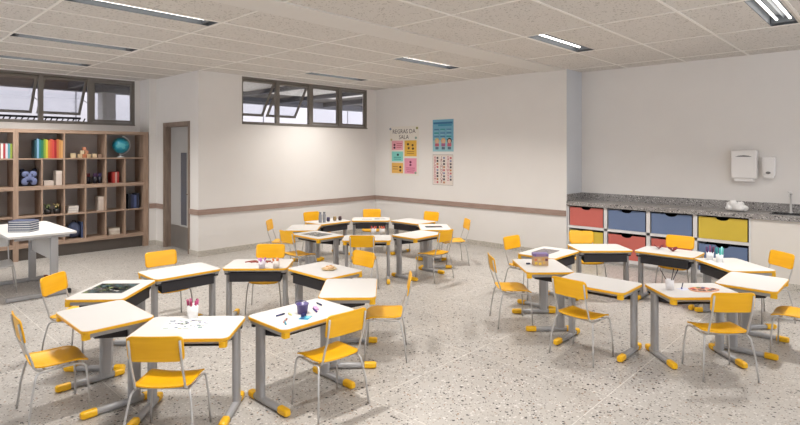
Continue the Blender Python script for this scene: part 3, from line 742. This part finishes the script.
# dispensers
t = tag(empty('towel_dispenser', (XA, 1.64, 1.37)), 'white paper towel dispenser on the wall above the counter', 'dispenser')
MB().box(-.12, 0, -.155, .155, .0, .39, .018).build('cover', 'plastic', t)
MB().box(-.10, 0, -.115, .115, -.045, .004, .008).build('outlet', 'plastic', t)
mb = MB(); pts = [(.1, 0), (-.1, 0), (-.06, .015), (0, .022), (.06, .015)]
a = [mb.v((-.122, y, .30+z)) for y, z in pts]; b_ = [mb.v((-.116, y, .30+z)) for y, z in pts]
mb.face(a); mb.face(b_)
for k in range(5): mb.face([a[k], a[(k+1) % 5], b_[(k+1) % 5], b_[k]])
mb.build('slot', 'greyplastic', t)
t = tag(empty('soap_dispenser', (XA, 1.36, 1.38)), 'small white soap dispenser on the wall right of the towel dispenser', 'dispenser')
mb = MB().box(-.10, 0, -.075, .075, .03, .29, .03).build('cover', 'plastic', t)
MB().box(-.09, 0, -.055, .055, .0, .04, .015).build('outlet', 'plastic', t)
MB().ball((-.098, 0, .075), .03, (.3, 1, .6)).build('push_button', 'greyplastic', t)

# ------------------------------------------------------------------ posters on the wall x = XR, seen from -x; local u runs to the right (-y)
def poster(name, ytop, z, w, h, label, base):
    mb = MB().use(col(base, .6)); mb.xf = Matrix(((0, 0, -1, 0), (-1, 0, 0, 0), (0, 1, 0, 0), (0, 0, 0, 1)))
    mb.box(0, w, 0, h, 0, .003)
    def fin():
        o = mb.build(name, loc=(XR-.0015, ytop, z)); return tag(o, label, 'poster')
    return mb, fin
def rc(mb, rgb, u0, u1, v0, v1, z=.0036): mb.use(col(rgb, .6)).box(u0, u1, v0, v1, .003, z)
def tx(mb, rgb, s, size, u, v, align='CENTER', z=.004):
    mb.use(col(rgb, .6)); xf = mb.xf
    mb.text(s, size, xf @ Matrix.Translation((u, v, z)), .0004, align)
mb, fin = poster('poster', 8.07, 1.24, .83, 1.03, 'white class rules poster with pink, yellow and green blocks, leftmost on the wall', (226, 220, 210))
tx(mb, (66, 52, 60), 'REGRAS DA', .125, .41, .88); tx(mb, (66, 52, 60), 'SALA', .125, .41, .76)
rc(mb, (226, 160, 170), .06, .39, .53, .73); rc(mb, (222, 176, 70), .43, .77, .40, .73)
rc(mb, (130, 206, 196), .06, .39, .29, .50); rc(mb, (224, 176, 90), .06, .39, .04, .26); rc(mb, (226, 150, 172), .43, .77, .04, .36)
for (u, v, c) in ((.14, .64, (110, 40, 60)), (.14, .58, (60, 40, 60)), (.53, .65, (60, 40, 30)), (.66, .63, (90, 60, 30)), (.55, .57, (100, 70, 40)), (.67, .56, (70, 50, 30)), (.24, .43, (30, 60, 70)), (.31, .17, (60, 30, 30)), (.31, .1, (80, 40, 30)), (.6, .28, (110, 30, 70)), (.6, .22, (120, 50, 80)), (.02, .98, (120, 130, 150)), (.78, .98, (150, 150, 90)), (.05, .75, (190, 180, 140)), (.75, .78, (130, 160, 150)), (.74, .06, (150, 160, 140))):
    mb.use(col(c, .6)); n = 8
    mb.prism([(u+.032*math.cos(2*PI*k/n), v+.026*math.sin(2*PI*k/n)) for k in range(n)], .0037, .0044)
for u0, u1, v, c in ((.2, .36, .66, (190, 90, 110)), (.2, .36, .62, (190, 90, 110)), (.2, .34, .58, (190, 90, 110)), (.5, .7, .49, (160, 110, 40)), (.5, .7, .45, (160, 110, 40)), (.12, .33, .37, (50, 140, 130)), (.12, .33, .33, (50, 140, 130)), (.09, .24, .17, (160, 110, 50)), (.09, .24, .12, (160, 110, 50)), (.48, .72, .15, (180, 80, 110)), (.48, .72, .11, (180, 80, 110)), (.5, .7, .07, (180, 80, 110))):
    rc(mb, c, u0, u1, v, v+.014, .0042)
fin()
mb, fin = poster('poster', 6.87, 1.74, .52, .63, 'blue poster with text rows and three children drawn below, upper right on the wall', (112, 170, 196))
rc(mb, (50, 110, 150), .02, .50, .54, .58); rc(mb, (60, 140, 170), .14, .48, .50, .535)
for r_ in range(3):
    for c_ in range(3): rc(mb, ((70, 120, 160), (60, 150, 150), (84, 130, 170))[(r_+c_) % 3], .04+c_*.155, .16+c_*.155, .42-r_*.07, .445-r_*.07); rc(mb, (150, 200, 210), .04+c_*.155, .14+c_*.155, .40-r_*.07, .412-r_*.07)
rc(mb, (150, 196, 204), .0, .52, 0, .22, .0034)
for u, hc in ((.11, (196, 180, 110)), (.27, (214, 170, 100)), (.42, (24, 24, 40))):
    for rr, cc, z in ((.058, hc, .0042), (.042, (222, 176, 150), .0048)):
        mb.use(col(cc, .6)); n = 14; mb.prism([(u+rr*math.cos(2*PI*k/n), .21-(.01 if rr < .05 else 0)+rr*math.sin(2*PI*k/n)) for k in range(n)], .0036, z)
    rc(mb, ((190, 90, 110), (170, 100, 140), (200, 100, 120))[int(u*6) % 3], u-.05, u+.05, .1, .16, .0044)
    rc(mb, (90, 110, 130), u-.04, u+.04, .04, .09, .0044)
fin()
mb, fin = poster('poster', 6.87, 1.08, .51, .60, 'white alphabet poster with red letters in columns, below the blue poster', (222, 212, 202))
k = 0
for c_ in range(3): rc(mb, ((228, 212, 206), (224, 214, 206), (226, 210, 206))[c_], .02+c_*.165, .098+c_*.165, .02, .575, .0033)
rc(mb, (150, 140, 140), 0, .51, .592, .6); rc(mb, (150, 140, 140), 0, .51, 0, .006); rc(mb, (160, 150, 150), 0, .006, .006, .592); rc(mb, (160, 150, 150), .504, .51, .006, .592)
for c_ in range(3):
    for r_ in range(9):
        if k < 26:
            tx(mb, (170, 30, 54) if c_ != 1 else (140, 40, 54), chr(65+k), .080, .06+c_*.165, .515-r_*.06, z=.0046)
            rc(mb, ((70, 60, 70), (190, 90, 100), (50, 36, 50), (130, 130, 160), (180, 120, 80))[(k*7) % 5], .10+c_*.165, .145+c_*.165, .515-r_*.06, .553-r_*.06)
            k += 1
fin()

# ------------------------------------------------------------------ things on the desks
Z = .58
def sheet(x, y, w, d, rz, rgb, label, cat='paper', marks=(), z=Z, nm='paper_sheet'):
    mb = MB().use(col(rgb)).box(-w/2, w/2, -d/2, d/2, 0, .0012)
    for (c, u0, u1, v0, v1) in marks: mb.use(col(c)).box(-w/2+u0*w, -w/2+u1*w, -d/2+v0*d, -d/2+v1*d, .0011, .0018)
    return tag(mb.build(nm, loc=(x, y, z), rz=R(rz)), label, cat)
def cup(x, y, r, h, rgb, label, sticks, group=None, z=Z, nm='pencil_cup', spread=.5, L=.15, sr=.004, catn='cup', cgroup=None, slabel=None, head=None):
    t = tag(empty(nm, (x, y, z)), label, catn, group)
    MB().lathe([(0, 0), (r*.88, 0), (r, h), (r-.003, h), (r*.88-.003, .004), (0, .004)], 20).build('body', col(rgb, .4), t)
    for k, c in enumerate(sticks):
        a = k*2.399+x*9; q = .35*r+.35*r*((k*5 % 3)/3); tilt = spread*(.5+.5*((k*3 % 4)/4))
        o = MB().use(col(c)).tube([(q*.5*math.cos(a), q*.5*math.sin(a), .006), (r*.84*math.cos(a), r*.84*math.sin(a), h), ((r*.84+L*tilt*.3)*math.cos(a), (r*.84+L*tilt*.3)*math.sin(a), h+(L-h)*(.85+.15*(k % 3)/2))], sr, 6)
        if head: o.use(col(head[k % len(head)])).ball(((r*.84+L*tilt*.3)*math.cos(a), (r*.84+L*tilt*.3)*math.sin(a), h+(L-h)*(.85+.15*(k % 3)/2)), sr*1.5, (1, 1, 2), 6)
        s = o.build('pencil', loc=(x, y, z))
        tag(s, slabel[0] % ('shortest', 'second', 'third', 'fourth', 'fifth', 'sixth', 'seventh', 'eighth')[k] if False else slabel, 'pencil', cgroup or 'pencils')
    return t
# near left ring
pk = [(140, 40, 80), (176, 76, 124), (190, 100, 140), (156, 50, 84), (130, 34, 66), (184, 84, 120), (168, 60, 104)]
cup(1.735, 3.645, .038, .092, (240, 239, 238), 'white cup of pink pencils on the front desk of the near left ring', pk, spread=.12, L=.128, sr=.008, cgroup='pink pencils in the white cup', slabel='pink pencil standing in the white cup on the near left ring')
marks = []
random.seed(3)
for i in range(60):
    u, v = random.random()*.88, random.random()*.85; c = random.choice([(70, 110, 96), (110, 130, 60), (100, 94, 140), (70, 120, 110), (60, 90, 120), (40, 60, 60)])
    marks.append((c, u, u+random.uniform(.03, .12), v, v+random.uniform(.03, .07)))
sheet(1.655, 3.535, .30, .21, -43, (238, 237, 235), 'white sheet with a faint pastel drawing beside the pink pencil cup', marks=marks)
marks = []
random.seed(5)
for i in range(150):
    u, v = random.random()*.88, random.random()*.9; c = random.choice([(20, 36, 34), (44, 72, 70), (110, 126, 60), (60, 40, 36), (190, 184, 180), (14, 20, 18), (150, 166, 90), (30, 66, 74), (10, 14, 14)])
    if v > .5 and c in ((190, 184, 180), (150, 166, 90)): c = (46, 92, 100)
    marks.append((c, u, min(1, u+random.uniform(.04, .14)), v, min(1, v+random.uniform(.03, .1))))
sheet(1.63, 4.925, .33, .32, -46, (24, 34, 30), 'dark green printed picture board on the left back desk', 'picture', marks, nm='picture_board')
# letters on the back right desk
letters = 'ABCEFH'
for i, (x, y) in enumerate([(2.985, 5.01), (3.03, 4.975), (3.05, 4.92), (3.09, 4.895), (3.13, 4.85), (3.17, 4.80)]):
    mb = MB().use(col((150, 60, 48))); mb.text(letters[i], .12, Matrix.Identity(4), .004)
    o = mb.build('toy_letter', loc=(x, y, Z+.0042), rz=R(-47+(i*23 % 31)-15))
    tag(o, 'small red toy letter %s lying on the desk with the two pale cups' % letters[i], 'letter', 'red toy letters on the desk')
cup(2.945, 4.685, .036, .075, (222, 214, 222), 'pale cup with lilac pencils, left of the two on the letters desk', [(190, 110, 180), (200, 130, 190), (170, 90, 160), (214, 150, 190)], spread=.3, L=.10, sr=.009, cgroup='lilac pencils', slabel='lilac pencil in the left pale cup on the letters desk')
cup(3.045, 4.585, .036, .075, (224, 216, 210), 'pale cup with orange pencils, right of the two on the letters desk', [(220, 140, 60), (214, 110, 90), (226, 160, 90), (200, 120, 60)], spread=.3, L=.10, sr=.008, cgroup='orange pencils', slabel='orange pencil in the right pale cup on the letters desk')
t = tag(empty('wooden_toy', (3.36, 4.14, Z), R(20)), 'round wooden toy dish with a pale top on the right back desk', 'toy')
MB().lathe([(0, 0), (.055, 0), (.072, .008), (.076, .014), (.07, .016), (.04, .010), (0, .010)], 28).build('dish', col((196, 172, 130)), t)
MB().box(-.055, .055, -.03, .03, .010, .032, .006).build('block', col((226, 190, 150)), t)
MB().ball((-.02, .01, .034), .015, (1, 1, .6)).ball((.025, -.005, .034), .013, (1, 1, .6)).build('knob', col((214, 168, 120)), t)
# purple bucket desk
t = tag(empty('bucket', (2.322, 3.163, Z)), 'small purple bucket on the front right desk of the near left ring', 'bucket')
MB().lathe([(0, 0), (.034, 0), (.043, .066), (.046, .067), (.046, .072), (.041, .072), (.032, .005), (0, .005)], 24).build('body', col((86, 76, 128), .35), t)
MB().tube([(.046, 0, .068), (.044, .03, .076), (.022, .047, .079), (-.022, .047, .079), (-.044, .03, .076), (-.046, 0, .068)], .0022, 6).build('handle', col((60, 52, 110)), t)
def pen(x, y, rz, rgb, label, L=.075, r=.006, z=Z):
    t = tag(empty('felt_pen', (x, y, z+r), R(rz)), label, 'pen', 'felt pens on the bucket desk')
    MB().tube([(-L/2, 0, 0), (L*.2, 0, 0)], r, 8).build('barrel', col(rgb), t)
    MB().tube([(L*.2, 0, 0), (L*.21, 0, 0), (L/2, 0, 0)], [r*1.1, r*1.15, r*.8], 8).build('cap', col(tuple(int(c*.7) for c in rgb)), t)
pen(2.185, 3.235, 5, (40, 50, 100), 'navy felt pen lying at the left of the purple bucket')
pen(2.54, 3.25, 80, (40, 44, 90), 'dark blue felt pen lying at the back right of the bucket')
pen(2.42, 3.145, 70, (70, 40, 120), 'violet felt pen lying beside the pink eraser', .09)
pen(2.11, 3.07, 62, (70, 150, 170), 'teal felt pen lying at the front left of the bucket desk', .09)
pen(2.135, 3.105, 40, (214, 140, 130), 'salmon felt pen lying beside the teal pen', .08)
pen(2.24, 3.20, 80, (226, 222, 150), 'pale yellow felt pen lying left of the bucket', .05)
tag(MB().box(-.04, .04, -.015, .015, 0, .012, .004).build('eraser', col((206, 160, 200)), loc=(2.455, 3.18, Z), rz=R(65)), 'pale pink eraser on the bucket desk', 'eraser')
sheet(2.275, 3.065, .09, .07, 30, (60, 150, 180), 'small teal card in front of the purple bucket', 'card', [((30, 70, 120), .1, .5, .5, .9), ((140, 210, 215), .5, .95, .1, .5)], nm='card')
tag(MB().box(-.018, .018, -.012, .012, 0, .018, .003).build('sharpener', col((34, 40, 96)), loc=(2.285, 3.10, Z), rz=R(20)), 'dark blue pencil sharpener beside the teal card', 'sharpener')
# right ring
t = tag(empty('block_box', (4.985, 2.735, Z), R(-47)), 'printed tan and purple box of blocks on the left desk of the right ring', 'box')
MB().box(-.075, .075, -.045, .045, 0, .094, .003).build('body', col((190, 156, 116)), t)
mb = MB().use(col((122, 104, 156))).box(-.077, .077, -.047, .047, .094, .124, .006).use(col((150, 120, 150))).box(-.05, .05, -.048, -.047, .098, .118)
mb.build('lid', None, t)
mb = MB()
for i, (u, v, c) in enumerate([(-.05, .015, (226, 190, 60)), (-.01, .01, (236, 200, 70)), (.03, .02, (210, 170, 90)), (.055, .05, (110, 60, 70)), (-.055, .05, (206, 120, 80)), (-.02, .05, (216, 176, 120)), (.02, .055, (200, 150, 80))]):
    mb.use(col(c)).box(u-.013, u+.013, -.047, -.045, v, v+.024)
mb.build('printed_shapes', None, t)
tag(MB().box(-.02, .02, -.012, .012, 0, .016, .003).build('eraser', col((60, 66, 90)), loc=(4.93, 2.84, Z), rz=R(-40)), 'small dark eraser beside the box of blocks', 'eraser')
marks = []
random.seed(9)
for i in range(60):
    u, v = random.random()*.9, random.random()*.9; marks.append((random.choice([(40, 38, 46), (80, 74, 76), (70, 60, 100), (170, 164, 160), (110, 100, 94), (130, 120, 80), (110, 70, 66)]), u, u+random.uniform(.03, .12), v, v+random.uniform(.03, .12)))
t = tag(empty('magazine', (5.70, 3.05, Z), R(2)), 'open colour magazine on the back left desk of the right ring', 'magazine')
for s in (-1, 1):
    mb = MB().use(col((120, 114, 114))).box(-.145 if s < 0 else .001, -.001 if s < 0 else .145, -.10, .10, 0, .004)
    for c, u0, u1, v0, v1 in marks[::2] if s < 0 else marks[1::2]:
        a0 = (-.145 if s < 0 else .002)+u0*.143; a1 = min(a0+(u1-u0)*.143, -.002 if s < 0 else .144); mb.use(col(c)).box(a0, a1, -.1+v0*.2, min(.1, -.1+v1*.2), .004, .0046)
    mb.build('page', None, t)
for i, (x, y, n) in enumerate(((6.765, 2.15, 'left'), (6.715, 1.98, 'right'))):
    t = tag(empty('toy_butterfly', (x, y, Z), R(-60+20*i)), 'small dark red winged toy on the desk below the blue bins, %s of two' % n, 'toy', 'dark red winged toys')
    MB().tube([(0, -.022, .01), (0, 0, .013), (0, .022, .01)], [.003, .007, .003], 8).build('body', col((60, 20, 24)), t)
    for s in (-1, 1):
        mb = MB(); pts = [(0, -.012, .012), (s*.036, -.036, .045), (s*.054, .0, .056), (s*.036, .036, .042), (0, .012, .012)]
        a = [mb.v(p) for p in pts]; b_ = [mb.v((p[0], p[1], p[2]-.010)) for p in pts]; mb.face(a); mb.face(b_)
        for k in range(5): mb.face([a[k], a[(k+1) % 5], b_[(k+1) % 5], b_[k]])
        mb.build('wing', col((118, 20, 28)), t)
cup(6.47, 1.535, .036, .085, (234, 234, 236), 'white cup of purple felt pens near the lower blue bin', [(90, 40, 90), (60, 40, 80), (120, 50, 100), (70, 60, 110), (100, 40, 70)], spread=.15, L=.15, sr=.008, cgroup='purple felt pens', slabel='dark purple felt pen in the left white cup by the blue bin')
cup(6.405, 1.43, .036, .085, (234, 236, 236), 'white cup of teal felt pens near the lower blue bin', [(40, 140, 140), (60, 170, 160), (150, 200, 210), (30, 110, 120), (90, 180, 170)], spread=.15, L=.16, sr=.008, cgroup='teal felt pens', slabel='teal felt pen in the right white cup by the blue bin')
cup(4.855, 1.455, .034, .085, (226, 224, 226), 'white cup holding thin paint brushes on the front desk of the right ring', [(40, 36, 40), (70, 50, 40), (40, 40, 60)], spread=1.0, L=.175, sr=.0035, cgroup='thin paint brushes', slabel='thin dark paint brush leaning in the white cup', head=[(30, 28, 30), (120, 100, 90)])
t = tag(empty('paint_palette', (5.03, 1.245, Z), R(-45)), 'oval wooden paint palette with colour dabs on the front desk of the right ring', 'palette')
mb = MB(); mb.prism([((.125+.012*math.cos(3*a))*math.cos(a), (.075+.008*math.sin(2*a))*math.sin(a)) for a in [2*PI*k/32 for k in range(32)]], .0, .007); mb.build('board', col((206, 150, 120)), t)
for i, (u, v, c) in enumerate([(-.08, .02, (190, 60, 60)), (-.05, .045, (214, 140, 60)), (-.01, .05, (90, 110, 60)), (.03, .048, (60, 60, 110)), (.065, .03, (200, 190, 180)), (-.085, -.02, (120, 40, 40)), (-.045, -.035, (60, 70, 60)), (-.02, -.045, (90, 50, 40)), (0, .01, (120, 60, 50)), (.03, -.04, (70, 84, 50)), (-.03, .0, (170, 90, 70)), (.06, -.02, (110, 70, 90)), (.09, .0, (60, 50, 50)), (.05, .02, (214, 120, 110))]):
    MB().lathe([(0, .012), (.012, .011), (.02, .007)], 10, (u, v, 0)).build('paint_dab', col(c), t)
t = tag(empty('paint_brush', (5.03, 1.405, Z+.012), R(12)), 'dark blue paint brush lying across the palette desk', 'brush')
MB().tube([(-.07, 0, -.006), (.04, 0, .006), (.075, 0, .009)], [.003, .005, .002], 8).build('brush_handle', col((40, 44, 60)), t)
MB().tube([(-.07, 0, -.006), (-.085, 0, -.006), (-.10, 0, -.008)], [.004, .008, .002], 8).build('bristles', col((40, 50, 130)), t)
sheet(4.95, 1.37, .10, .07, -30, (206, 208, 226), 'small pale lilac paper between the brush cup and the palette')
# far ring
random.seed(11); marks = []
for i in range(60):
    u, v = random.random()*.92, random.random()*.9; marks.append((random.choice([(60, 60, 58), (150, 146, 140), (84, 84, 80), (196, 190, 182), (110, 104, 96)]), u, u+random.uniform(.04, .1), v, v+random.uniform(.03, .1)))
sheet(4.665, 6.02, .26, .36, 4, (104, 102, 98), 'grey patterned sheet on the left desk of the far ring', 'picture', marks, nm='picture_sheet')
for x, y, n in ((5.475, 6.975, 'left'), (5.535, 6.945, 'right')):
    t = tag(empty('glass_jar', (x, y, Z)), 'tall grey jar on the far ring\'s back left desk, %s of two' % n, 'jar', 'tall grey jars')
    MB().lathe([(0, 0), (.024, 0), (.026, .01), (.026, .12), (.018, .14), (.018, .15), (0, .15)], 16).build('body', col((150, 152, 158), .2), t)
    MB().lathe([(0, .15), (.020, .15), (.020, .17), (0, .17)], 16).build('lid', col((120, 120, 124), .3), t)
for x, y, c, n in ((5.655, 6.99, (60, 56, 84), 'dark blue'), (5.79, 6.985, (150, 124, 80), 'tan'), (5.875, 6.95, (70, 50, 54), 'dark brown')):
    t = tag(empty('paint_pot', (x, y, Z)), '%s little paint pot on the far ring\'s back left desk' % n, 'pot', 'little paint pots')
    MB().lathe([(0, 0), (.024, 0), (.03, .02), (.03, .045), (.024, .055), (0, .055)], 14).build('body', col(c), t)
    MB().lathe([(0, .055), (.026, .055), (.026, .07), (0, .07)], 14).build('lid', col(tuple(min(255, v+30) for v in c)), t)
sheet(6.29, 6.73, .21, .15, -45, (214, 210, 206), 'open white sheet with grey lines, left on the papers desk', marks=[((150, 148, 146), .1, .9, .1+.16*k, .16+.16*k) for k in range(5)])
sheet(6.47, 6.60, .21, .15, -40, (196, 196, 198), 'open grey sheet with picture, right on the papers desk', marks=[((110, 110, 116), .1, .5, .2, .8), ((150, 150, 150), .55, .9, .3, .7)])
random.seed(13); marks = []
for i in range(40):
    u, v = random.random()*.9, random.random()*.9; marks.append((random.choice([(50, 70, 76), (150, 90, 60), (40, 44, 50), (90, 110, 110), (30, 36, 40)]), u, u+.1, v, v+.1))
sheet(6.37, 5.31, .26, .17, -43, (52, 60, 66), 'dark picture strip on the right desk of the far ring', 'picture', marks, nm='picture_strip')
rd = [(190, 60, 50), (200, 80, 70), (170, 50, 50), (206, 110, 90), (190, 70, 50)]
cup(5.25, 5.48, .04, .075, (232, 230, 230), 'white cup of red pencils, left of two on the far ring', rd, spread=.15, L=.105, sr=.008, cgroup='red pencils in the left cup', slabel='red pencil in the left white cup of the far ring')
cup(5.335, 5.395, .04, .075, (232, 230, 230), 'white cup of orange red pencils, right of two on the far ring', [(206, 120, 70), (196, 80, 60), (214, 140, 90), (190, 70, 60), (206, 100, 60)], spread=.15, L=.105, sr=.008, cgroup='orange red pencils in the right cup', slabel='orange red pencil in the right white cup of the far ring')

# ------------------------------------------------------------------ daylight, camera, view
w = bpy.data.worlds.new('World'); bpy.context.scene.world = w; w.use_nodes = True
n = w.node_tree.nodes; bg = n['Background']; bg.inputs['Color'].default_value = (.97, .98, 1., 1); bg.inputs['Strength'].default_value = 3.2
cam = bpy.data.cameras.new('camera'); co = bpy.data.objects.new('camera', cam); C.objects.link(co)
co.location = (0, 0, 1.75); co.rotation_euler = (R(90), 0, R(43.4-90)); cam.sensor_width = 36; cam.lens = 36*535.7/800; cam.shift_y = -61.5/800
cam.clip_start = .05; cam.clip_end = 100
bpy.context.scene.camera = co
vs = bpy.context.scene.view_settings
vs.view_transform = 'Standard'; vs.look = 'None'; vs.gamma = 1; vs.use_curve_mapping = False; vs.exposure = .42
